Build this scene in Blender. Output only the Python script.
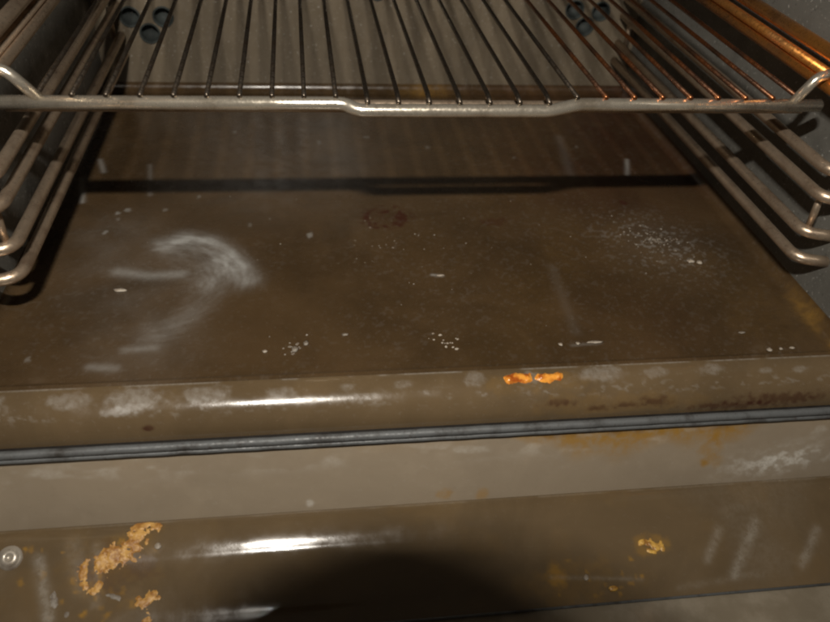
import bpy, bmesh, math, random
import numpy as np
from mathutils import Matrix, Vector, noise as mnoise

for o in list(bpy.data.objects):
    bpy.data.objects.remove(o, do_unlink=True)
scene = bpy.context.scene
COL = scene.collection
random.seed(7)
RNG = np.random.default_rng(7)

# ------------------------------------------------------------------ camera
# metres: x across the oven, y into the cavity (0 = front edge of its floor), z up (0 = cavity floor)
CAM = Vector((-0.075, -0.316, 0.287))
RIGHT = Vector((0.98999, -0.12867, 0.05801))
UP = Vector((0.03239, 0.60717, 0.79391))
FWD = Vector((0.13738, 0.78409, -0.60526))
cam_data = bpy.data.cameras.new('camera')
cam_data.sensor_fit = 'HORIZONTAL'
cam_data.sensor_width = 36.0
cam_data.lens = 780.0 / 830.0 * 36.0
cam_data.clip_start = 0.002
cam_data.clip_end = 50.0
cam_data.dof.use_dof = True
cam_data.dof.focus_distance = 0.47
cam_data.dof.aperture_fstop = 9.0
cam = bpy.data.objects.new('camera', cam_data)
VIEW = Matrix((RIGHT, UP, -FWD)).transposed()
cam.matrix_world = Matrix.Translation(CAM) @ VIEW.to_4x4()
COL.objects.link(cam)
scene.camera = cam

# ------------------------------------------------------------------ world: a dim kitchen
world = bpy.data.worlds.new('World')
scene.world = world
world.use_nodes = True
bg = world.node_tree.nodes['Background']
bg.inputs[0].default_value = (1.0, 0.86, 0.70, 1)
bg.inputs[1].default_value = 0.035

# ------------------------------------------------------------------ the pop-up flash above the lens
FLASH = CAM + RIGHT * -0.020 + UP * 0.155 - FWD * 0.14
fl_data = bpy.data.lights.new('flash_light', 'AREA')
fl_data.shape = 'RECTANGLE'
fl_data.size = 0.046
fl_data.size_y = 0.014
fl_data.energy = 5.2
fl_data.color = (1.0, 0.93, 0.83)
flash = bpy.data.objects.new('flash_light', fl_data)
flash.matrix_world = Matrix.Translation(FLASH) @ VIEW.to_4x4()
COL.objects.link(flash)

scene.cycles.filter_width = 2.2
scene.view_settings.view_transform = 'Standard'
scene.view_settings.look = 'None'
scene.view_settings.exposure = 0.0
scene.view_settings.gamma = 1.0
scene.view_settings.use_curve_mapping = False


# ------------------------------------------------------------------ helpers
def tag(o, label=None, cat=None, group=None, kind=None):
    if label: o['label'] = label
    if cat: o['category'] = cat
    if group: o['group'] = group
    if kind: o['kind'] = kind
    return o


def empty(name, loc=(0, 0, 0)):
    o = bpy.data.objects.new(name, None)
    o.empty_display_size = 0.02
    o.location = loc
    COL.objects.link(o)
    return o


def put(name, mesh, material, parent=None, smooth=True):
    if not mesh.materials:
        mesh.materials.append(material)
    if smooth:
        mesh.polygons.foreach_set('use_smooth', [True] * len(mesh.polygons))
    o = bpy.data.objects.new(name, mesh)
    COL.objects.link(o)
    if parent is not None:
        o.parent = parent
        o.matrix_parent_inverse = Matrix.Translation(parent.location).inverted() if parent.parent is None else Matrix()
    return o


def mesh_from(name, verts, faces):
    me = bpy.data.meshes.new(name)
    me.from_pydata([tuple(v) for v in verts], [], faces)
    me.update()
    return me


def fillet(points, radius, n=6):
    """Round the corners of a polyline."""
    pts = [Vector(p) for p in points]
    if radius <= 0 or len(pts) < 3:
        return pts
    out = [pts[0]]
    for i in range(1, len(pts) - 1):
        a, b, c = pts[i - 1], pts[i], pts[i + 1]
        d1, d2 = (a - b), (c - b)
        r = min(radius, d1.length * 0.49, d2.length * 0.49)
        p, q = b + d1.normalized() * r, b + d2.normalized() * r
        for k in range(n + 1):
            t = k / n
            out.append(p * (1 - t) ** 2 + b * 2 * t * (1 - t) + q * t * t)
    out.append(pts[-1])
    return out


def tube_mesh(name, points, r, corner=0.0, sides=14, cap=True):
    pts = fillet(points, corner)
    verts, faces = [], []
    ref = None
    n = len(pts)
    for i, p in enumerate(pts):
        if i == 0: t = pts[1] - p
        elif i == n - 1: t = p - pts[i - 1]
        else: t = (pts[i + 1] - p).normalized() + (p - pts[i - 1]).normalized()
        t.normalize()
        if ref is None:
            ref = Vector((0, 0, 1)) if abs(t.z) < 0.9 else Vector((0, 1, 0))
        u = (ref - t * ref.dot(t)).normalized()
        w = t.cross(u)
        ref = u
        for k in range(sides):
            a = 2 * math.pi * k / sides
            verts.append(p + (u * math.cos(a) + w * math.sin(a)) * r)
    for i in range(n - 1):
        for k in range(sides):
            k2 = (k + 1) % sides
            faces.append((i * sides + k, i * sides + k2, (i + 1) * sides + k2, (i + 1) * sides + k))
    if cap:
        faces.append(tuple(reversed(range(sides))))
        faces.append(tuple(range((n - 1) * sides, n * sides)))
    return mesh_from(name, verts, faces)


def box_mesh(name, x0, x1, y0, y1, z0, z1, bevel=0.0):
    bm = bmesh.new()
    bmesh.ops.create_cube(bm, size=1.0)
    for v in bm.verts:
        v.co = Vector(((x0 + x1) / 2 + v.co.x * (x1 - x0), (y0 + y1) / 2 + v.co.y * (y1 - y0), (z0 + z1) / 2 + v.co.z * (z1 - z0)))
    if bevel:
        bmesh.ops.bevel(bm, geom=bm.edges[:], offset=bevel, segments=3, affect='EDGES', profile=0.6)
    me = bpy.data.meshes.new(name)
    bm.to_mesh(me)
    bm.free()
    return me


def grid_mesh(name, P):
    """P: array (n, m, 3)."""
    n, m = P.shape[:2]
    idx = np.arange(n * m).reshape(n, m)
    q = np.stack([idx[:-1, :-1], idx[1:, :-1], idx[1:, 1:], idx[:-1, 1:]], -1).reshape(-1, 4)
    me = bpy.data.meshes.new(name)
    me.vertices.add(n * m)
    me.vertices.foreach_set('co', P.reshape(-1).astype(np.float32))
    me.loops.add(q.size)
    me.loops.foreach_set('vertex_index', q.reshape(-1).astype(np.int32))
    me.polygons.add(len(q))
    me.polygons.foreach_set('loop_start', np.arange(0, q.size, 4, dtype=np.int32))
    me.polygons.foreach_set('loop_total', np.full(len(q), 4, dtype=np.int32))
    me.update(calc_edges=True)
    me.validate()
    return me


def attr(me, name, values):
    a = me.attributes.new(name, 'FLOAT', 'POINT')
    a.data.foreach_set('value', np.clip(values, 0, 1).reshape(-1).astype(np.float32))


LAT = RNG.random((256, 256))


def vnoise(x, y):
    xi, yi = np.floor(x).astype(int), np.floor(y).astype(int)
    fx, fy = x - xi, y - yi
    fx, fy = fx * fx * (3 - 2 * fx), fy * fy * (3 - 2 * fy)
    g = lambda a, b: LAT[a % 256, b % 256]
    return (g(xi, yi) * (1 - fx) + g(xi + 1, yi) * fx) * (1 - fy) + (g(xi, yi + 1) * (1 - fx) + g(xi + 1, yi + 1) * fx) * fy


def fbm(x, y, scale, octaves=4):
    s, a, t = 0, 0.5, 0
    for i in range(octaves):
        s = s + a * vnoise(x * scale * 2 ** i + 17.3 * i, y * scale * 2 ** i + 5.1 * i)
        t += a
        a *= 0.5
    return s / t


def sstep(a, b, x):
    t = np.clip((x - a) / (b - a), 0, 1)
    return t * t * (3 - 2 * t)


def stroke(X, Y, pts, w, sharp=2.0):
    """soft mask along a polyline on a surface, w = half width in metres."""
    if len(pts) == 1:
        d = np.hypot(X - pts[0][0], Y - pts[0][1])
    else:
        d = np.full(X.shape, 9.0)
        for (ax, ay), (bx, by) in zip(pts[:-1], pts[1:]):
            L2 = (bx - ax) ** 2 + (by - ay) ** 2 + 1e-12
            t = np.clip(((X - ax) * (bx - ax) + (Y - ay) * (by - ay)) / L2, 0, 1)
            d = np.minimum(d, np.hypot(X - ax - t * (bx - ax), Y - ay - t * (by - ay)))
    return np.exp(-(d / w) ** sharp)


def blob(X, Y, cx, cy, rx, ry, amount=0.5, scale=260, edge=0.35):
    """irregular patch: an ellipse with a ragged border."""
    r = np.hypot((X - cx) / rx, (Y - cy) / ry)
    r = r + (fbm(X + cx, Y + cy, scale) - 0.5) * 2 * amount
    return 1 - sstep(1 - edge, 1 + edge, r)


# ------------------------------------------------------------------ materials
def new_mat(name):
    m = bpy.data.materials.new(name)
    m.use_nodes = True
    nt = m.node_tree
    return m, nt, nt.nodes['Principled BSDF']


def N(nt, kind, **kw):
    n = nt.nodes.new(kind)
    for k, v in kw.items():
        if k.startswith('i_'):
            n.inputs[k[2:].replace('_', ' ')].default_value = v
        else:
            setattr(n, k, v)
    return n


def mix_col(nt, fac, a, b):
    n = nt.nodes.new('ShaderNodeMix')
    n.data_type = 'RGBA'
    for sock, v in ((n.inputs[0], fac), (n.inputs[6], a), (n.inputs[7], b)):
        if isinstance(v, bpy.types.NodeSocket): nt.links.new(v, sock)
        elif isinstance(v, (int, float)): sock.default_value = v
        else: sock.default_value = (*v, 1)
    return n.outputs[2]


def math_n(nt, op, a, b=0.0, c=0.0, clamp=False):
    n = nt.nodes.new('ShaderNodeMath')
    n.operation = op
    n.use_clamp = clamp
    for sock, v in zip(n.inputs, (a, b, c)):
        if isinstance(v, bpy.types.NodeSocket): nt.links.new(v, sock)
        else: sock.default_value = v
    return n.outputs[0]


def ramp(nt, fac, p0, p1, v0=0.0, v1=1.0):
    n = nt.nodes.new('ShaderNodeMapRange')
    n.inputs[1].default_value, n.inputs[2].default_value = p0, p1
    n.inputs[3].default_value, n.inputs[4].default_value = v0, v1
    n.interpolation_type = 'SMOOTHSTEP'
    nt.links.new(fac, n.inputs[0])
    return n.outputs[0]


def noise_n(nt, scale, detail=4.0, rough=0.6, vec=None, dist=0.0):
    n = nt.nodes.new('ShaderNodeTexNoise')
    n.inputs['Scale'].default_value = scale
    n.inputs['Detail'].default_value = detail
    n.inputs['Roughness'].default_value = rough
    n.inputs['Distortion'].default_value = dist
    if vec is not None: nt.links.new(vec, n.inputs['Vector'])
    return n.outputs['Fac']


def coords(nt, scale=(1, 1, 1)):
    tc = nt.nodes.new('ShaderNodeTexCoord')
    mp = nt.nodes.new('ShaderNodeMapping')
    mp.inputs['Scale'].default_value = scale
    nt.links.new(tc.outputs['Object'], mp.inputs['Vector'])
    return mp.outputs[0]


def attr_n(nt, name):
    n = nt.nodes.new('ShaderNodeAttribute')
    n.attribute_name = name
    return n.outputs['Fac']


def enamel(name, base, rough=0.22, var=0.2, speckle=0.0, spec=0.5, coat=0.0, white=(0.37, 0.35, 0.315), bump=0.05,
           streak=(1, 1, 1), speckle_col=(0.55, 0.54, 0.5), grain=0.35):
    m, nt, b = new_mat(name)
    co = coords(nt)
    low = noise_n(nt, 14, 5, 0.6, coords(nt, streak), 0.6)
    mid = noise_n(nt, 90, 4, 0.6, co)
    fine = noise_n(nt, 900, 3, 0.6, co)
    dark = tuple(c * (1 - var) for c in base)
    lite = tuple(c * (1 + var) for c in base)
    c = mix_col(nt, ramp(nt, low, 0.3, 0.7), dark, lite)
    c = mix_col(nt, math_n(nt, 'MULTIPLY', ramp(nt, mid, 0.5, 0.75), 0.14), c, tuple(x * 1.4 for x in base))
    if speckle:
        sp = noise_n(nt, 420, 2, 0.5, co)
        c = mix_col(nt, math_n(nt, 'MULTIPLY', ramp(nt, sp, 0.62, 0.74), speckle), c, speckle_col)
        sp2 = noise_n(nt, 300, 2, 0.5, coords(nt, (1.1, 0.9, 1.05)))
        c = mix_col(nt, math_n(nt, 'MULTIPLY', ramp(nt, sp2, 0.62, 0.72), speckle), c, tuple(x * 0.35 for x in base))
    # grease, burn, chalky residue and painted highlights, each with its own shape on the surface
    am = attr_n(nt, 'amber')
    am2 = math_n(nt, 'MULTIPLY', am, ramp(nt, noise_n(nt, 160, 5, 0.65, co), 0.32, 0.62, 0.35, 1.0))
    c = mix_col(nt, am2, c, (0.33, 0.18, 0.034))
    bu = attr_n(nt, 'burn')
    c = mix_col(nt, math_n(nt, 'MULTIPLY', bu, ramp(nt, mid, 0.25, 0.6, 0.5, 1.0)), c, (0.045, 0.012, 0.005))
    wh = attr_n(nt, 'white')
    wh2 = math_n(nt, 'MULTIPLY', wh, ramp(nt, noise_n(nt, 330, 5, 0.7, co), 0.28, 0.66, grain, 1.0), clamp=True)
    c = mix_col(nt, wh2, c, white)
    nt.links.new(c, b.inputs['Base Color'])
    r = math_n(nt, 'ADD', ramp(nt, mid, 0.3, 0.75, rough * 0.75, rough * 1.45), math_n(nt, 'MULTIPLY', wh2, 0.35))
    r = math_n(nt, 'ADD', r, math_n(nt, 'MULTIPLY', bu, 0.25), clamp=True)
    nt.links.new(r, b.inputs['Roughness'])
    b.inputs['Specular IOR Level'].default_value = spec
    b.inputs['Coat Weight'].default_value = coat
    b.inputs['Coat Roughness'].default_value = 0.06
    h = math_n(nt, 'ADD', math_n(nt, 'MULTIPLY', fine, 0.25), mid)
    h = math_n(nt, 'ADD', h, math_n(nt, 'MULTIPLY', wh2, 0.4))
    bp = N(nt, 'ShaderNodeBump')
    bp.inputs['Strength'].default_value = bump
    bp.inputs['Distance'].default_value = 0.0015
    nt.links.new(h, bp.inputs['Height'])
    nt.links.new(bp.outputs[0], b.inputs['Normal'])
    return m


def metal(name, base, rough=0.3, metallic=0.85, tarnish=(0.10, 0.055, 0.025), amount=0.5, tint=None):
    m, nt, b = new_mat(name)
    co = coords(nt)
    n1 = noise_n(nt, 55, 5, 0.65, co)
    n2 = noise_n(nt, 420, 4, 0.6, co)
    c = mix_col(nt, math_n(nt, 'MULTIPLY', ramp(nt, n1, 0.45, 0.72), amount), base, tarnish)
    if tint:
        n3 = noise_n(nt, 24, 3, 0.5, co)
        c = mix_col(nt, ramp(nt, n3, 0.35, 0.62), c, tint)
    c = mix_col(nt, math_n(nt, 'MULTIPLY', ramp(nt, n2, 0.58, 0.72), 0.55 * amount), c, (0.05, 0.03, 0.02))
    nt.links.new(c, b.inputs['Base Color'])
    b.inputs['Metallic'].default_value = metallic
    nt.links.new(ramp(nt, n2, 0.3, 0.75, rough * 0.8, rough * 1.5), b.inputs['Roughness'])
    bp = N(nt, 'ShaderNodeBump')
    bp.inputs['Strength'].default_value = 0.12
    bp.inputs['Distance'].default_value = 0.0006
    nt.links.new(n2, bp.inputs['Height'])
    nt.links.new(bp.outputs[0], b.inputs['Normal'])
    return m


def crust(name, base, dark, rough=0.5, scale=260):
    m, nt, b = new_mat(name)
    co = coords(nt)
    n = noise_n(nt, scale, 4, 0.65, co)
    nt.links.new(mix_col(nt, ramp(nt, n, 0.35, 0.65), dark, base), b.inputs['Base Color'])
    b.inputs['Roughness'].default_value = rough
    bp = N(nt, 'ShaderNodeBump')
    bp.inputs['Strength'].default_value = 0.22
    bp.inputs['Distance'].default_value = 0.001
    nt.links.new(n, bp.inputs['Height'])
    nt.links.new(bp.outputs[0], b.inputs['Normal'])
    return m


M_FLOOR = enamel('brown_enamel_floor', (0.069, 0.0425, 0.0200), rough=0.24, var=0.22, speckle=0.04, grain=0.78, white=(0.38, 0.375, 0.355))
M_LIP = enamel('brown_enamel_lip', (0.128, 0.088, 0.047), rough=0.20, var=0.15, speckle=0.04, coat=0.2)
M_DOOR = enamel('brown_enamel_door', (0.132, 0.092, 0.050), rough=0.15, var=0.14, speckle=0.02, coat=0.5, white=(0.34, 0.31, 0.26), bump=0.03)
M_BACK = enamel('grey_enamel_back', (0.150, 0.121, 0.084), rough=0.38, var=0.2, speckle=0.45, streak=(3, 1, 0.35))
M_SIDE = enamel('grey_enamel_side', (0.115, 0.112, 0.100), rough=0.36, var=0.25, speckle=0.5)
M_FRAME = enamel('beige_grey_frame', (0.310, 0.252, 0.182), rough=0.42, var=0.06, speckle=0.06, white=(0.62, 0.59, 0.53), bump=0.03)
M_CHROME = metal('worn_chrome_wire', (0.84, 0.76, 0.63), rough=0.21, metallic=0.85, tarnish=(0.25, 0.17, 0.09), amount=0.45)
M_BAR = metal('dull_chrome_bar', (0.11, 0.09, 0.07), rough=0.30, metallic=0.9, amount=0.5)
M_BART = metal('heat_tinted_bar', (0.15, 0.08, 0.05), rough=0.28, metallic=0.9, amount=0.5, tint=(0.30, 0.11, 0.04))
M_ROD = metal('tarnished_steel_rod', (0.62, 0.485, 0.355), rough=0.33, metallic=0.82, tarnish=(0.30, 0.19, 0.12), amount=0.6)
M_COPPER = metal('heat_tinted_rod', (0.60, 0.30, 0.12), rough=0.30, metallic=0.88, tarnish=(0.14, 0.06, 0.03), amount=0.6, tint=(0.80, 0.34, 0.08))
M_GASKET = metal('grey_braided_seal', (0.135, 0.142, 0.145), rough=0.5, metallic=0.15, tarnish=(0.045, 0.04, 0.036), amount=0.95)
M_BLACK = enamel('black_gap', (0.012, 0.010, 0.009), rough=0.6, var=0.1)
M_HOLE = enamel('dark_blue_steel', (0.045, 0.052, 0.050), rough=0.7, var=0.2, spec=0.15)
M_SCREW = metal('bright_screw', (0.48, 0.43, 0.36), rough=0.34, metallic=0.45, amount=0.7)
M_ORANGE = crust('orange_crust', (0.66, 0.38, 0.11), (0.33, 0.145, 0.03), 0.45)
M_YELLOW = crust('yellow_crust', (0.70, 0.42, 0.09), (0.30, 0.14, 0.03), 0.4)
M_WHITE = crust('pale_crumb', (0.46, 0.41, 0.34), (0.26, 0.21, 0.16), 0.6)
M_GREYFLAKE = crust('greyish_flake', (0.30, 0.27, 0.23), (0.14, 0.11, 0.08), 0.6)
M_BROWN = crust('burnt_crumb', (0.05, 0.025, 0.012), (0.015, 0.006, 0.003), 0.5)
M_PLASTIC = enamel('black_plastic', (0.012, 0.012, 0.012), rough=0.5, var=0.1)
_m, _nt, _b = new_mat('amber_grease')
_n = noise_n(_nt, 210, 3, 0.55, coords(_nt))
_nt.links.new(mix_col(_nt, ramp(_nt, _n, 0.36, 0.62), (0.42, 0.10, 0.015), (0.95, 0.40, 0.06)), _b.inputs['Base Color'])
_b.inputs['Roughness'].default_value = 0.18
_b.inputs['Subsurface Weight'].default_value = 0.2
_b.inputs['Subsurface Radius'].default_value = (0.004, 0.0015, 0.0004)
M_AMBER = _m
_m, _nt, _b = new_mat('door_glass')
_b.inputs['Base Color'].default_value = (0.10, 0.085, 0.065, 1)
_b.inputs['Roughness'].default_value = 0.12
_n = noise_n(_nt, 40, 5, 0.65, coords(_nt))
_nt.links.new(mix_col(_nt, ramp(_nt, _n, 0.4, 0.7), (0.21, 0.175, 0.125), (0.29, 0.25, 0.19)), _b.inputs['Base Color'])
M_GLASS = _m

# ------------------------------------------------------------------ the oven
XL, XR, YB, ZT, RF = -0.249, 0.243, 0.400, 0.330, 0.008     # cavity sides, back, ceiling, fillet
oven = empty('oven', (0, 0, 0))
tag(oven, 'greasy brown enamel oven cavity standing open, filling the whole picture', 'oven')


def fillet_axis(lo, hi, step, round_lo=True, round_hi=True):
    """sample positions and fillet height along one axis."""
    p, h = [], []
    ang = np.radians(np.linspace(0, 90, 12))
    if round_lo:
        for a in ang[:-1]:
            p.append(lo + RF * (1 - math.cos(math.pi / 2 - a) ** 1) if False else lo + RF - RF * math.cos(a))
            h.append(RF - RF * math.sin(a))
    a0, a1 = (lo + RF if round_lo else lo), (hi - RF if round_hi else hi)
    n = int((a1 - a0) / step)
    for k in range(n + 1):
        p.append(a0 + (a1 - a0) * k / n); h.append(0.0)
    if round_hi:
        for a in ang[::-1][1:]:
            p.append(hi - RF + RF * math.cos(a)); h.append(RF - RF * math.sin(a))
    return np.array(p), np.array(h)


# --- floor pan
xs, hx = fillet_axis(XL, XR, 0.0009)
ys, hy = fillet_axis(0.0, YB, 0.0009, round_lo=False)
X, Y = np.meshgrid(xs, ys, indexing='ij')
Z = np.maximum(hx[:, None], hy[None, :])
Z = Z + 0.0005 * (fbm(X, Y, 9, 2) - 0.5)                    # slightly sagging sheet metal
Z = Z + 0.0007 * np.exp(-((Y - 0.0022) / 0.0009) ** 2)      # small raised crease along the front
me = grid_mesh('oven_floor', np.stack([X, Y, Z], -1))
f1, f2 = fbm(X, Y, 55), fbm(X, Y, 420, 3)
wipe = .35 + fbm(np.hypot(X + .165, Y - .095), np.arctan2(Y - .095, X + .165) * .012, 420, 3)   # streaks round the wiping arc
white = np.zeros_like(X)
white += 0.55 * stroke(X, Y, [(-.160, .1400), (-.1500, .1440), (-.1370, .1400), (-.1240, .1265), (-.1140, .1085)], .0032) * (.3 + f1)
white += 0.70 * stroke(X, Y, [(-.1662, .1348), (-.1541, .1417), (-.1388, .1374), (-.1262, .1235), (-.1164, .1068), (-.1121, .0933)], .0085) * wipe * (.4 + f1)
white += 0.40 * stroke(X, Y, [(-.1912, .1057), (-.1712, .1004), (-.1532, .1018)], .0045)
white += 0.32 * stroke(X, Y, [(-.1282, .1142), (-.1326, .0889), (-.1381, .0686), (-.148, .0527), (-.1606, .0414)], .0095) * wipe * (0.2 + f1)
white += 0.34 * wipe * stroke(X, Y, [(-.150, .128), (-.1422, .1171), (-.134, .100)], .018) * (0.3 + f1)
white += 0.16 * stroke(X, Y, [(-.200, .150), (-.190, .100), (-.165, .030)], .030) * f1
# dried drips and splashes; the upright streaks at far left are painted reflections
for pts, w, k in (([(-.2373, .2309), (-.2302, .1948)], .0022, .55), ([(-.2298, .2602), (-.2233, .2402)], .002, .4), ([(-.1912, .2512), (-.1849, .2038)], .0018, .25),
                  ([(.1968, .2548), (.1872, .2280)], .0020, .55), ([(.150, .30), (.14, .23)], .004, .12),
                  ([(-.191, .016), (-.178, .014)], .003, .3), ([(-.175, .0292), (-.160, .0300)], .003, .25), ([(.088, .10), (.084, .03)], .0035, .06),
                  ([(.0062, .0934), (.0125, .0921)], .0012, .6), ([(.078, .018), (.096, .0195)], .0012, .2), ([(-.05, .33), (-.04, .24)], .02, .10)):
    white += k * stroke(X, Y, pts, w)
for (sx, sy) in ((-.2031, .1787), (-.197, .1826), (-.2018, .1705), (-.1718, .1819), (-.0711, .145), (-.1121, .1596), (-.2074, .1537), (-.2243, .0238),
                 (-.150, .20), (-.02, .30), (.03, .28), (-.06, .29), (.10, .26), (-.13, .31), (.16, .28)):
    white += (.2 + .3 * ((sx * 971) % 1)) * blob(X, Y, sx, sy, .0012 + .0016 * ((sx * 713) % 1), .0016 + .002 * ((sy * 517) % 1), .9, 700, .5)
e = np.exp(-((((X - .172) * .8 + (Y - .128) * .6) / .032) ** 2 + ((-(X - .172) * .6 + (Y - .128) * .8) / .040) ** 2))
white += 0.30 * e * sstep(.58, .70, f2) + .06 * e
white += 0.05 * sstep(.62, .74, fbm(X, Y, 420, 3)) * sstep(.35, .6, fbm(X + 2, Y, 12, 2))
burn = np.zeros_like(X)
rr = np.hypot((X + .0171) / .0165, (Y - .166) / .0150)
ring = np.exp(-((rr - 0.80 + (fbm(X, Y, 120) - .5) * .5) / .26) ** 2)
burn += ring * sstep(.32, .55, fbm(X + 1, Y, 190)) * 1.7 + .25 * (rr < 1) * sstep(.4, .6, fbm(X, Y, 260))
burn += 0.45 * blob(X, Y, .0633, .158, .009, .006, .7)
burn += 0.8 * blob(X, Y, .1685, .1827, .0028, .0035, .4)
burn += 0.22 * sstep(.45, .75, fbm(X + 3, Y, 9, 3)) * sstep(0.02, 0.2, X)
amber = 0.42 * np.exp(-((X - XR + .004) / .005) ** 2) * sstep(.35, .6, f1) * (1 - sstep(.03, .09, Y))
amber += 0.06 * sstep(.45, .7, fbm(X, Y + 4, 14, 3)) * sstep(-.05, .12, X)
burn += .35 * sstep(.02, .16, X) * sstep(.10, .26, Y) * (.5 + fbm(X + 5, Y, 22, 3))  # dark red tint growing towards the right rear
amber += 0.55 * np.exp(-((Y - YB + .006) / .008) ** 2) * np.exp(-((X - .045) / .022) ** 2)
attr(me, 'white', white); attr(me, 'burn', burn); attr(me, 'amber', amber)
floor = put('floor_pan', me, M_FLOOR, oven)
tag(floor, 'brown enamel floor with a white wiped smear and dried specks')


# --- extruded profiles: lip, frame, door
def extrude(name, prof, x0, x1, step):
    prof = np.array(prof)
    s = np.r_[0, np.cumsum(np.linalg.norm(np.diff(prof, axis=0), axis=1))]
    n = max(int((x1 - x0) / step), 2)
    xx = np.linspace(x0, x1, n + 1)
    Xg, Sg = np.meshgrid(xx, s, indexing='ij')
    P = np.stack([Xg, np.broadcast_to(prof[:, 0], Xg.shape), np.broadcast_to(prof[:, 1], Xg.shape)], -1).copy()
    return P, Xg, Sg


ang = np.radians(np.linspace(90, 180, 46))
lip_prof = [(0.0, 0.0)] + [(0.02 * math.cos(a), -0.02 + 0.02 * math.sin(a)) for a in ang[1:]] + [(-0.02, -0.024), (-0.02, -0.030), (-0.02, -0.040)]
P, LX, LS = extrude('lip', lip_prof, -0.285, 0.285, 0.0009)
P[..., 2] += 0.0005 * np.exp(-((P[..., 1] - 0.0) / 0.0016) ** 2) * 0.1
me = grid_mesh('front_lip', P)
white = np.zeros_like(LX); burn = np.zeros_like(LX); amber = np.zeros_like(LX)
for (cx, cs, rx, rs, k) in ((-.1975, .0082, .0105, .0042, .42), (-.1645, .0086, .0140, .0062, .50), (-.1292, .0078, .0125, .0045, .40), (-.0894, .0088, .0075, .003, .32),
                            (-.0549, .0075, .0045, .0026, .3), (-.0245, .0072, .0045, .0026, .26), (.0158, .0055, .0055, .0046, .34), (.0875, .0062, .0125, .0050, .40),
                            (.12, .0069, .0070, .0034, .36), (.1534, .0066, .0072, .0034, .34), (.1867, .0088, .004, .002, .35), (.2086, .0092, .004, .002, .35),
                            (.0473, .0066, .006, .004, .40), (-.240, .0085, .012, .005, .4)):
    b_ = blob(LX, LS, cx, cs, rx, rs, .55, 300)
    white += k * b_ * (0.55 + 0.7 * fbm(LX, LS, 500, 3))
white += 0.55 * blob(LX, LS, -.1717, .0152, .0085, .0022, .5, 400)
white += 0.25 * sstep(.60, .70, fbm(LX * .5, LS, 500, 3)) * np.exp(-((LS - .015) / .004) ** 2)
white += 0.55 * np.exp(-((LS - .0006) / .0006) ** 2) * sstep(.38, .58, fbm(LX, LS * 0, 60, 3))  # highlight along the front crease, painted in white
burn += 0.95 * blob(LX, LS, -.1582, .0246, .0026, .0016, .3, 500)
for (cx, cs, rx, rs) in ((.0625, .022, .008, .0018), (.0862, .0266, .006, .0016), (.1006, .0252, .007, .0016), (.1184, .0238, .007, .0024), (.1953, .0262, .022, .0035), (.165, .029, .02, .002)):
    burn += 0.65 * blob(LX, LS, cx, cs, rx, rs, 1.1, 420, .6)
amber += 0.16 * blob(LX, LS, .05, .010, .03, .006, .8, 120) + 0.12 * blob(LX, LS, .10, .024, .05, .006, .8, 120)
attr(me, 'white', white); attr(me, 'burn', burn); attr(me, 'amber', amber)
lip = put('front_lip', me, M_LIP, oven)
tag(lip, 'rounded brown front edge of the cavity with chalky grey worn patches')

frame_prof = [(-0.0205, -0.036), (-0.0222, -0.0335)] + [(-0.0225 - 0.0135 * t, -0.0292 - 0.0478 * t) for t in np.linspace(0, 1, 60)] + [(-0.0362, -0.100)]
P, FX, FS = extrude('frame', frame_prof[2:], -0.285, 0.285, 0.0010)
me = grid_mesh('front_frame', P)
amber = np.zeros_like(FX); white = np.zeros_like(FX); burn = np.zeros_like(FX)
env = sstep(.015, .06, FX) * (1 - sstep(.165, .20, FX))
drip = (.003 + .017 * fbm(FX, FS * .1, 38, 3)) * env + 1e-4
amber += 0.90 * env * (1 - sstep(drip * .3, drip * 1.6, FS))
amber += 0.55 * blob(FX, FS, .159, .018, .006, .010, .7, 150) + .45 * blob(FX, FS, .16, .026, .006, .004, .8, 200)
amber += .5 * blob(FX, FS, -.0002, .037, .004, .004, .8, 220) + .5 * blob(FX, FS, .022, .0385, .004, .0035, .8, 220)
amber += .12 * np.exp(-(FS / .006) ** 2) * sstep(.4, .6, fbm(FX, FS, 30, 3))
burn += .45 * env * (1 - sstep(.001, .006, FS)) * sstep(.4, .65, fbm(FX, FS, 120))
sheen = np.exp(-(((FX - .205) / .030) ** 2 + ((FS - .028 + .10 * (FX - .205)) / .008) ** 2))  # sheen at the right of the strip, painted into the white mask
white += .85 * sheen * sstep(.42, .62, fbm(FX * .6, FS, 300, 4)) + .25 * sheen
white += .6 * blob(FX, FS, -.0767, .0368, .002, .0025, .3, 300)
white += .30 * sstep(.55, .7, fbm(FX * .4, FS, 120, 3)) * np.exp(-((FS - .008) / .006) ** 2)
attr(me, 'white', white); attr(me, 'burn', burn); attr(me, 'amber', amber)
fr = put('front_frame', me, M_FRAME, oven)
tag(fr, 'beige grey strip below the seal, stained yellow with grease')

# --- the seal: two braided strands in a dark slot
put('seal_slot', box_mesh('seal_slot', -0.285, 0.285, -0.0215, -0.0190, -0.0300, -0.0215), M_BLACK, oven, smooth=False)
seal = put('door_seal', tube_mesh('door_seal', [(-0.285 + 0.57 * k / 120, -0.0228 + 0.00006 * math.sin(k * 1.7), -0.0236 + 0.00008 * math.sin(k * .9)) for k in range(121)], 0.0024, sides=12), M_GASKET, oven)
put('seal_strand', tube_mesh('seal_strand', [(-0.285 + 0.57 * k / 120, -0.0236 + 0.00006 * math.sin(k * 1.3), -0.0272 + 0.00006 * math.sin(k * 1.1)) for k in range(121)], 0.0015, sides=12), M_GASKET, seal)

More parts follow.
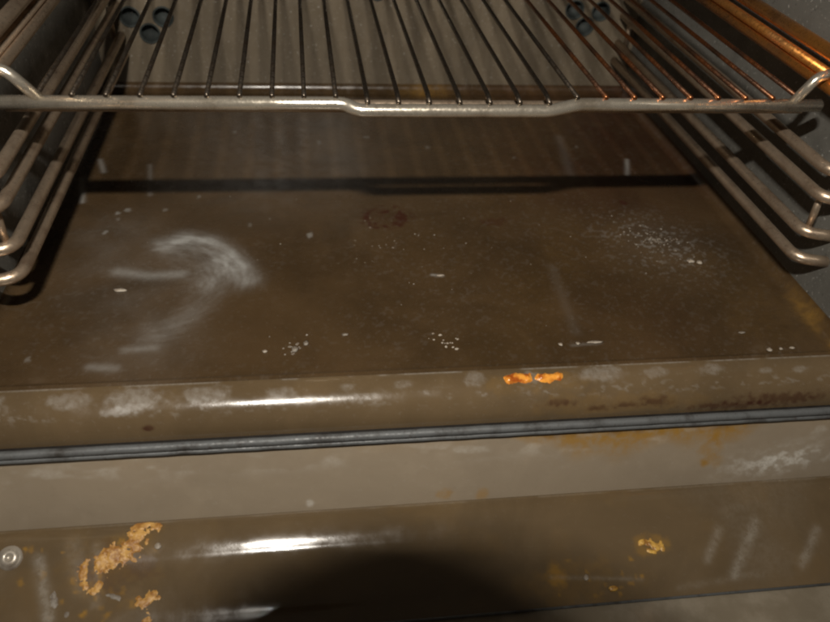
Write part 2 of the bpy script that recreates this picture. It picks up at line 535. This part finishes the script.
# --- back wall with round vent holes
holes = [(-.2185, .0660), (-.1905, .0665), (-.2035, .0520), (.1795, .0800), (.2050, .0790), (.1920, .0650)]
fan = []
for rad, cnt in ((.100, 24), (.072, 17), (.044, 10), (.016, 4)):
    for k in range(cnt):
        a = 2 * math.pi * k / cnt - math.pi / 2
        fan.append((-.004 + rad * math.cos(a), .192 + rad * math.sin(a)))
bm = bmesh.new()
edges = []
def loop(pts):
    vs = [bm.verts.new((x, YB, z)) for x, z in pts]
    for i in range(len(vs)): edges.append(bm.edges.new((vs[i], vs[(i + 1) % len(vs)])))
loop([(XL, RF), (XR, RF), (XR, ZT), (XL, ZT)])
HR, FRD = 0.0078, 0.0070
for (hx_, hz_), r_ in [(h, HR) for h in holes] + [(h, FRD) for h in fan]:
    loop([(hx_ + r_ * math.cos(2 * math.pi * k / 20), hz_ + r_ * math.sin(2 * math.pi * k / 20)) for k in range(20)])
bmesh.ops.triangle_fill(bm, use_beauty=True, use_dissolve=False, edges=edges, normal=(0, -1, 0))
me = bpy.data.meshes.new('back_wall'); bm.to_mesh(me); bm.free()
back = put('back_wall', me, M_BACK, oven, smooth=False)
tag(back, 'pale grey speckled back wall with round vent holes')


def cup_mesh(name, r, depth):
    """rolled rim, a short tube and a bottom, lying along +y."""
    prof = [(r * 1.18, -0.0002), (r * 1.14, -0.0012), (r * 1.04, -0.0014), (r * 0.97, -0.0006), (r * 0.95, 0.003), (r * 0.95, depth), (0.0005, depth)]
    v, f_ = [], []
    S = 20
    for rad, y in prof:
        for k in range(S):
            a = 2 * math.pi * k / S
            v.append((rad * math.cos(a), y, rad * math.sin(a)))
    for i in range(len(prof) - 1):
        for k in range(S):
            f_.append((i * S + k, (i + 1) * S + k, (i + 1) * S + (k + 1) % S, i * S + (k + 1) % S))
    return mesh_from(name, v, f_)


cup_big, cup_small = cup_mesh('vent_hole', HR, .012), cup_mesh('vent_hole_small', FRD, .012)
for (hx_, hz_) in holes:
    o = put('vent_hole', cup_big, M_HOLE, back); o.location = (hx_, YB, hz_)
for (hx_, hz_) in fan:
    o = put('vent_hole', cup_small, M_HOLE, back); o.location = (hx_, YB, hz_)

# --- side walls, ceiling, outer frame
for x0, x1 in ((XL - .003, XL), (XR, XR + .003)):
    put('side_wall', box_mesh('side_wall', x0, x1, -0.0195, YB, RF, ZT), M_SIDE, oven, smooth=False)
put('ceiling', box_mesh('ceiling', XL, XR, 0.0, YB, ZT, ZT + .003), M_SIDE, oven, smooth=False)
for x0, x1 in ((-.300, XL - .0035), (XR + .0035, .295)):
    put('frame_stile', box_mesh('frame_stile', x0, x1, -.0190, .02, .002, ZT + .02, .002), M_FRAME, oven, smooth=False)

# --- open door: glossy inner panel, glass, screw
slopes = [(0, 0), (.002, 6), (.006, 16), (.0147, 31), (.017, 33), (.0195, 24), (.024, 19), (.034, 17), (.041, 20), (.0465, 28.5), (.050, 24), (.056, 20), (.063, 16)]
dp, s_ = [(-.042, -.060)], 0.0
while s_ < .0555:
    th = math.radians(np.interp(s_, [a for a, _ in slopes], [b for _, b in slopes]))
    dp.append((dp[-1][0] - .0005, dp[-1][1] - .0005 * math.tan(th)))
    s_ += .0005
door_prof = [(-.0395, -.100), (-.0395, -.0640), (-.0400, -.0615), (-.0410, -.0603)] + dp + [(dp[-1][0] - .0006, dp[-1][1] - .0005), (dp[-1][0] - .0009, dp[-1][1] - .0013), (dp[-1][0] - .0009, dp[-1][1] - .0040)]
DARC = np.r_[0, np.cumsum(np.linalg.norm(np.diff(np.array(dp), axis=0), axis=1))]
DPA = np.array(dp)
P, DX, _s = extrude('door', door_prof, -0.280, 0.280, 0.0010)
DS = _s - _s[0, 4]
me = grid_mesh('door_panel', P)
white = np.zeros_like(DX); burn = np.zeros_like(DX); amber = np.zeros_like(DX)
for pts, w, k in (([(.1526, .0265), (.1399, .0424)], .0024, .42), ([(.1759, .0237), (.1531, .0516)], .0030, .42), ([(.2114, .0306), (.1945, .0493)], .0026, .45),
                  ([(-.2144, .0161), (-.2053, .0457)], .0030, .5), ([(-.198, .010), (-.192, .032)], .0045, .25), ([(-.186, .012), (-.184, .04)], .003, .22), ([(.165, .02), (.18, .045)], .012, .14),
                  ([(.05, .045), (.1, .050)], .0012, .25), ([(.12, .056), (.17, .052)], .002, .15)):
    white += k * stroke(DX, DS, pts, w) * (.5 + fbm(DX, DS, 200, 3))
white += .10 * sstep(.45, .7, fbm(DX, DS, 20, 3)) * sstep(.10, .18, np.abs(DX))
white += .22 * np.exp(-((DS - .0004) / .0006) ** 2) * sstep(.4, .6, fbm(DX, DS * 0, 50, 3))  # thin edge highlight painted pale along the panel's back edge
amber += .16 * blob(DX, DS, -.180, .024, .026, .016, .8, 90) + .55 * blob(DX, DS, .0531, .0439, .006, .006, .7, 200) + .14 * blob(DX, DS, .06, .050, .03, .010, .9, 120)
amber += .4 * blob(DX, DS, .1107, .0318, .010, .006, .6, 200) + .05 * sstep(.55, .7, fbm(DX, DS, 40, 3))
for pts, w in (([(-.166, .009), (-.175, .015), (-.183, .021), (-.192, .025)], .006), ([(-.191, .030), (-.184, .034)], .004), ([(-.166, .002), (-.157, .002)], .004)):
    amber += .45 * stroke(DX, DS, pts, w) * sstep(.3, .6, fbm(DX, DS, 200, 3))
    burn += .30 * stroke(DX, DS, pts, w * .8) * sstep(.4, .65, fbm(DX + 2, DS, 240, 3))
for k in range(34):
    ax, as_ = RNG.normal(-.186, .017), RNG.uniform(.008, .052)
    amber += RNG.uniform(.3, .8) * blob(DX, DS, ax, as_, RNG.uniform(.0006, .0020), RNG.uniform(.0006, .0022), .9, 700, .5)
for k in range(14):
    ax, as_ = RNG.normal(.078, .012), RNG.normal(.046, .006)
    amber += RNG.uniform(.3, .7) * blob(DX, DS, ax, as_, RNG.uniform(.0006, .0016), RNG.uniform(.0006, .0016), .9, 700, .5)
burn += .35 * blob(DX, DS, -.176, .022, .016, .010, .9, 140)
attr(me, 'white', white); attr(me, 'burn', burn); attr(me, 'amber', amber)
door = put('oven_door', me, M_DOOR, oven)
tag(door, 'glossy brown inner panel of the lowered oven door with orange crusts')
put('door_glass', box_mesh('door_glass', -.270, .270, -.400, dp[-1][0] + .004, -.100, dp[-1][1] - .0016, .0008), M_GLASS, door, smooth=False)
put('edge_catch_tube', tube_mesh('edge_catch_tube', [(-.278, dp[-1][0] - .0007, dp[-1][1] - .0006), (.278, dp[-1][0] - .0007, dp[-1][1] - .0006)], .0007, sides=8), M_GASKET, door)  # thin tube added so the panel's front edge catches light
put('door_shell', box_mesh('door_shell', -.280, .280, -.420, -.0400, -.125, -.1020, .004), M_DOOR, door, smooth=False)


def door_point(x, s, lift=0.0):
    y = np.interp(s, DARC, DPA[:, 0]); z = np.interp(s, DARC, DPA[:, 1])
    y2 = np.interp(s + .0006, DARC, DPA[:, 0]); z2 = np.interp(s + .0006, DARC, DPA[:, 1])
    dy, dz = y2 - y, z2 - z
    L = np.hypot(dy, dz) + 1e-9
    ny, nz = dz / L, -dy / L
    return np.stack([x, y + ny * lift, z + nz * lift], -1)


def screw_mesh(name, S=24):
    """round head with a flange and a worn centre recess."""
    prof = [(.0062, -.0004), (.0060, .0005), (.0050, .0008), (.0046, .0011), (.0040, .0019), (.0028, .0023), (.0018, .0022), (.0013, .0012), (.0002, .0010)]
    v, f_ = [], []
    for rad, z in prof:
        for k in range(S):
            t = 2 * math.pi * k / S
            v.append((rad * math.cos(t), rad * math.sin(t), z))
    for i in range(len(prof) - 1):
        for k in range(S):
            f_.append((i * S + k, i * S + (k + 1) % S, (i + 1) * S + (k + 1) % S, (i + 1) * S + k))
    f_.append(tuple((len(prof) - 1) * S + k for k in range(S)))
    return mesh_from(name, v, f_)


def on_door(o, x, s, lift=0.0, spin=0.0):
    p = door_point(np.array(x), np.array(s), lift)
    q = door_point(np.array(x), np.array(s), lift + .01)
    n = Vector(q - p).normalized()
    o.matrix_local = Matrix.Translation(Vector(p)) @ n.to_track_quat('Z', 'Y').to_matrix().to_4x4() @ Matrix.Rotation(spin, 4, 'Z')


for sx in (-.2281, .262):
    sc_ = put('screw', screw_mesh('screw'), M_SCREW, door); on_door(sc_, sx, .0141)

# ------------------------------------------------------------------ side rack supports
LEVELS = [.036, .0526, .078, .0935, .133, .149, .190, .206]


def rack_support(side):
    if side < 0: x, xw, yf = -.2265, XL, .050
    else: x, xw, yf = .2245, XR, .050
    root = empty('rack_support', (xw, yf, .0))
    for i, z in enumerate(LEVELS):
        r = .0035 if i < 4 else .0040
        yy = yf + (0 if i % 2 == 0 else .003)
        path = [(x, .392, z), (x, yy, z), (xw + side * .001, yy - .003, z - .0015)]
        put('rod', tube_mesh('rod', path, r, .010), M_COPPER if (side > 0 and i >= 4) else M_ROD, root)
    for za, zb in ((.0526, .078), (.0935, .133), (.149, .190)):
        for yp in (yf + .0075, .385):
            put('post', tube_mesh('post', [(x + side * .0052, yp, za), (x + side * .0052, yp, zb)], .0022, sides=10), M_ROD, root)
    return root


tag(rack_support(-1), 'dull steel wire rack support on the dark left wall', 'rack support', 'wire supports on the cavity walls')
tag(rack_support(1), 'wire rack support on the right wall with orange heat tinted upper rods', 'rack support', 'wire supports on the cavity walls')

# ------------------------------------------------------------------ the wire rack
RZ, RY = .1213, .081
rack = empty('oven_rack', (0, RY, RZ))
tag(rack, 'chrome wire oven rack with a bright front rail and many thin bars', 'oven rack')
rail_pts = [(-.228, RY, RZ), (-.052, RY, RZ), (-.0445, RY - .0044, RZ - .0020), (.060, RY - .0044, RZ - .0020), (.078, RY, RZ), (.2235, RY, RZ)]
put('front_rail', tube_mesh('front_rail', rail_pts, .0036, .004, sides=18), M_CHROME, rack)
bar_me = tube_mesh('bar', [(0, RY - .0016, RZ + .0046), (0, .362, RZ + .0046)], .00135, sides=10)
bar_me3 = tube_mesh('bar', [(0, RY - .0056, RZ + .0028), (0, RY + .004, RZ + .0044), (0, .362, RZ + .0046)], .00135, sides=10); bar_me3.materials.append(M_BAR)
bar_me2 = bar_me.copy(); bar_me.materials.append(M_BAR); bar_me2.materials.append(M_BART)
x = -.0894 - 7 * .01655
while x < .215:
    o = put('bar', bar_me3 if -.046 < x < .062 else (bar_me if x < .085 else bar_me2), M_BAR, rack); o.location = (x, 0, 0); x += .01655
put('rail_stiffener', tube_mesh('rail_stiffener', [(-.226, RY + .0125, RZ - .0066), (.2215, RY + .0125, RZ - .0066)], .0034), M_ROD, rack)
put('rear_rail', tube_mesh('rear_rail', [(-.228, .360, RZ), (.2235, .360, RZ)], .0030), M_CHROME, rack)
for sgn, x0, x1 in ((-1, -.205, -.2275), (1, .206, .2225)):
    path = [(x0, RY, RZ + .002), (x0 + (x1 - x0) * .55, RY - .001, RZ + .0172), (x1, RY + .001, RZ + .0182), (x1, .30, RZ + .0182), (x1, .356, RZ)]
    put('side_wire', tube_mesh('side_wire', path[:3], .0029, .006), M_CHROME, rack)
    put('side_wire', tube_mesh('side_wire', path[2:], .0029, .006), M_ROD if sgn < 0 else M_COPPER, rack)


# ------------------------------------------------------------------ residue and crumbs
def relief(name, material, pts_list, x0, x1, s0, s1, height, surf, scale=360, thr=.46, step=.00026, rag=1.9):
    """lumpy crust baked on a surface: keeps only the cells where the crust is."""
    gx, gs = np.meshgrid(np.arange(x0, x1, step), np.arange(s0, s1, step), indexing='ij')
    m = np.zeros_like(gx)
    for pts, w in pts_list: m = np.maximum(m, stroke(gx, gs, pts, w, 2.0))
    m = np.where(m > .10, m + rag * (fbm(gx, gs, scale, 4) - .5), 0)
    keep = m > thr
    lift = np.clip((m - thr) / .5, -.05, 1) * height * .55 * (.6 + .8 * fbm(gx + 3, gs, scale, 3)) - .00005
    P_ = surf(gx, gs, lift)
    n, k = gx.shape
    idx = -np.ones((n, k), int); vs, fs = [], []
    use = np.zeros((n, k), bool)
    cell = keep[:-1, :-1] | keep[1:, :-1] | keep[1:, 1:] | keep[:-1, 1:]
    for i, j in zip(*np.where(cell)):
        q = []
        for a, b in ((i, j), (i + 1, j), (i + 1, j + 1), (i, j + 1)):
            if idx[a, b] < 0: idx[a, b] = len(vs); vs.append(P_[a, b])
            q.append(int(idx[a, b]))
        fs.append(tuple(q))
    return put(name, mesh_from(name, vs, fs), material)


def floor_surf(x, s, lift): return np.stack([x, s, lift + .0003], -1)


LPA = np.array(lip_prof); LARC = np.r_[0, np.cumsum(np.linalg.norm(np.diff(LPA, axis=0), axis=1))]
def lip_surf(x, s, lift):
    y = np.interp(s, LARC, LPA[:, 0]); z = np.interp(s, LARC, LPA[:, 1])
    a = np.clip(s / .02, 0, math.pi / 2)
    return np.stack([x, y - np.sin(a) * lift, z + np.cos(a) * lift], -1)


tag(relief('food_crust', M_ORANGE, [([(-.168, .0105), (-.174, .0145), (-.1816, .0200)], .0052), ([(-.1672, .0130), (-.170, .0165)], .0040),
                                    ([(-.1905, .0205), (-.1925, .0265)], .0030), ([(-.1915, .0295), (-.1885, .0335), (-.1845, .0335), (-.1835, .0295)], .0020)],
           -.200, -.158, .003, .040, .0011, door_point),
    'orange baked-on crust with a hooked tail at the left of the door panel', 'food residue')
tag(relief('food_crust', M_ORANGE, [([(-.166, .0016), (-.157, .0016)], .0032), ([(-.1645, .0055), (-.1640, .0085)], .0018)], -.175, -.150, .0002, .012, .0009, door_point),
    'small orange crust on the back edge of the door panel', 'food residue')
tag(relief('food_crust', M_ORANGE, [([(-.1615, .0405), (-.1565, .0385)], .0027), ([(-.1585, .0470), (-.1585, .0500)], .0018)], -.168, -.150, .034, .054, .0009, door_point),
    'orange crust below the hooked one, near the lower picture edge', 'food residue')
tag(relief('food_crust', M_YELLOW, [([(.1065, .0300), (.1107, .0322), (.1155, .0335)], .0031), ([(.1085, .0335)], .0022)], .098, .124, .024, .042, .0010, door_point),
    'bright yellow crust alone on the right half of the door panel', 'food residue')
tag(relief('food_crust', M_GREYFLAKE, [([(-.178, .0362), (-.174, .0378)], .0014), ([(-.2045, .0340), (-.2040, .0385)], .0014), ([(-.197, .044)], .001)], -.210, -.168, .030, .050, .0006, door_point, thr=.40),
    'faint scattered tan crust below the left end of the door panel', 'food residue')
tag(relief('grease_drop', M_AMBER, [([(.0345, .0062), (.0395, .0068), (.0440, .0066)], .0034)], .022, .056, .0005, .018, .0022, lip_surf, scale=230, thr=.40, rag=1.0),
    'left one of two glowing amber grease drops on the front lip', 'grease drop', 'amber drops on the front lip')
tag(relief('grease_drop', M_AMBER, [([(.0525, .0068), (.0570, .0072), (.0625, .0066)], .0031)], .047, .074, .0005, .018, .0022, lip_surf, scale=230, thr=.40, rag=1.0),
    'right one of two glowing amber grease drops on the front lip', 'grease drop', 'amber drops on the front lip')


def crumb(x, y, lx, ly, h, label, material=M_WHITE, name='crumb', cat='crumb', seed=0, spin=0.0, door_s=None):
    bm = bmesh.new()
    bmesh.ops.create_icosphere(bm, subdivisions=2, radius=1.0)
    for v in bm.verts:
        n = mnoise.noise(v.co * 1.6 + Vector((seed * 3.1, 0, 0)))
        v.co *= 1 + .45 * n
        v.co = Vector((v.co.x * lx / 2, v.co.y * ly / 2, max(v.co.z, -.6) * h / 2))
    me_ = bpy.data.meshes.new(name); bm.to_mesh(me_); bm.free()
    o = put(name, me_, material)
    if door_s is None:
        o.location = (x, y, h * .3 + .0002); o.rotation_euler.z = spin
    else:
        on_door(o, x, door_s, h * .3)
    return tag(o, label, cat, 'crumbs on the oven enamel')


crumb(-.1867, .0852, .0090, .0030, .0016, 'long white crumb just below the white smear', seed=1, spin=-.1)
crumb(.0115, .0921, .0060, .0018, .0010, 'thin white crumb alone near the middle of the floor', seed=2)
crumb(-.0823, .0235, .0042, .0050, .0018, 'largest pale crumb of the group left of the floor centre, near the lip', M_GREYFLAKE, seed=3)
crumb(-.0989, .0228, .0030, .0025, .0012, 'tiny pale crumb left of the largest one near the lip', seed=4)
crumb(-.0760, .0285, .0030, .0040, .0012, 'small pale crumb behind the largest one near the lip', M_GREYFLAKE, seed=5)
crumb(-.0535, .0352, .0040, .0022, .0010, 'flat pale crumb right of the left crumb group', M_GREYFLAKE, seed=6)
crumb(.0712, .0187, .0026, .0028, .0012, 'round white crumb behind the amber grease drops', seed=7)
crumb(.0817, .0190, .0026, .0024, .0012, 'second round white crumb behind the amber drops', seed=8)
crumb(.0925, .0195, .0095, .0020, .0011, 'long thin white crumb right of the amber drops', seed=9)
crumb(.1961, .0060, .0036, .0030, .0018, 'bright white crumb on the crease at the right front', seed=10)
crumb(.2040, .0068, .0024, .0022, .0012, 'small crumb just right of the bright crease crumb', seed=11)
crumb(.2115, .0072, .0036, .0020, .0012, 'flat crumb nearest the right wall on the crease', seed=12)
crumb(.1873, .0232, .0050, .0018, .0010, 'thin pale crumb behind the right end of the crease', M_GREYFLAKE, seed=13)
crumb(.1871, .1008, .0052, .0045, .0020, 'largest white crumb at the front of the fleck cluster', seed=14)
crumb(.1930, .0993, .0040, .0040, .0018, 'white crumb right of the largest one in the fleck cluster', seed=15)
crumb(0, 0, .0036, .0036, .0016, 'single white dot on the door panel beside the orange crust', seed=16, door_s=.0134).location.x = -.1556
crumb(.0693, 0, .0030, .0030, .0014, 'pale dot on the door panel right of the dark shadow', seed=17, door_s=.0468)
crumb(.0832, 0, .0060, .0030, .0012, 'tan flake low on the door panel right of the pale dot', M_YELLOW, seed=18, door_s=.0535)


def flecks(name, label, cx, cy, rx, ry, rot, count, size, material):
    v, f_ = [], []
    for k in range(count):
        a, r_ = random.uniform(0, 6.283), random.gauss(0, .55)
        u, w = r_ * math.cos(a) * rx, r_ * math.sin(a) * ry
        px, py = cx + u * math.cos(rot) - w * math.sin(rot), cy + u * math.sin(rot) + w * math.cos(rot)
        sz = size * random.uniform(.4, 1.3); b0 = len(v); S = 6; ph = random.uniform(0, 6.28)
        for q in range(S):
            t = ph + 6.283 * q / S; rr_ = sz * random.uniform(.6, 1.25)
            v.append((px + rr_ * math.cos(t), py + rr_ * .8 * math.sin(t), .0001))
        v.append((px, py, .0004 + sz * .45))
        for q in range(S): f_.append((b0 + q, b0 + (q + 1) % S, b0 + S))
    return tag(put(name, mesh_from(name, v, f_), material), label, 'residue', kind='stuff')


flecks('dried_flecks', 'scatter of dried pale flecks on the right of the floor', .172, .130, .030, .020, -.75, 90, .0010, M_GREYFLAKE)
flecks('dried_flecks', 'loose pale flecks near the lip in the middle of the floor', .004, .0250, .012, .009, -.6, 16, .0009, M_WHITE)
flecks('dried_flecks', 'loose pale flecks among the crumbs left of the floor centre', -.083, .0260, .014, .008, .3, 18, .0010, M_GREYFLAKE)
flecks('dried_flecks', 'sparse tiny flecks spread over the whole cavity floor', -.02, .130, .20, .12, 0, 60, .0006, M_GREYFLAKE)

# ------------------------------------------------------------------ the camera whose flash lights the oven and whose lens shades the door
def cam_tube(name, r0, r1, z0, z1, parent, material):
    S = 40; v, f_ = [], []
    prof = [(r0, z0), (r0, z1), (r1, z1), (r1, z0)]
    for rad, z in prof:
        for k in range(S):
            t = 2 * math.pi * k / S
            v.append((rad * math.cos(t), rad * math.sin(t), -z))
    for i in range(4):
        j = (i + 1) % 4
        for k in range(S): f_.append((i * S + k, i * S + (k + 1) % S, j * S + (k + 1) % S, j * S + k))
    return put_local(name, mesh_from(name, v, f_), material, parent)


def put_local(name, me_, material, parent):
    o = put(name, me_, material, None)
    o.parent = parent
    return o


photo = empty('photo_camera')
photo.matrix_world = cam.matrix_world.copy()
tag(photo, 'black camera with pop-up flash held over the door, seen only by its round shadow', 'camera')
cam_tube('lens_barrel', .0615, .0590, -.060, .045, photo, M_PLASTIC).location = (-.016, .004, 0)
put_local('body', box_mesh('body', -.065, .065, -.045, .050, .062, .125, .008), M_PLASTIC, photo)
put_local('flash_head', box_mesh('flash_head', -.045, .020, .142, .168, .143, .165, .003), M_PLASTIC, photo)
put_local('flash_arm', box_mesh('flash_arm', -.020, -.005, .045, .150, .118, .142, .002), M_PLASTIC, photo)
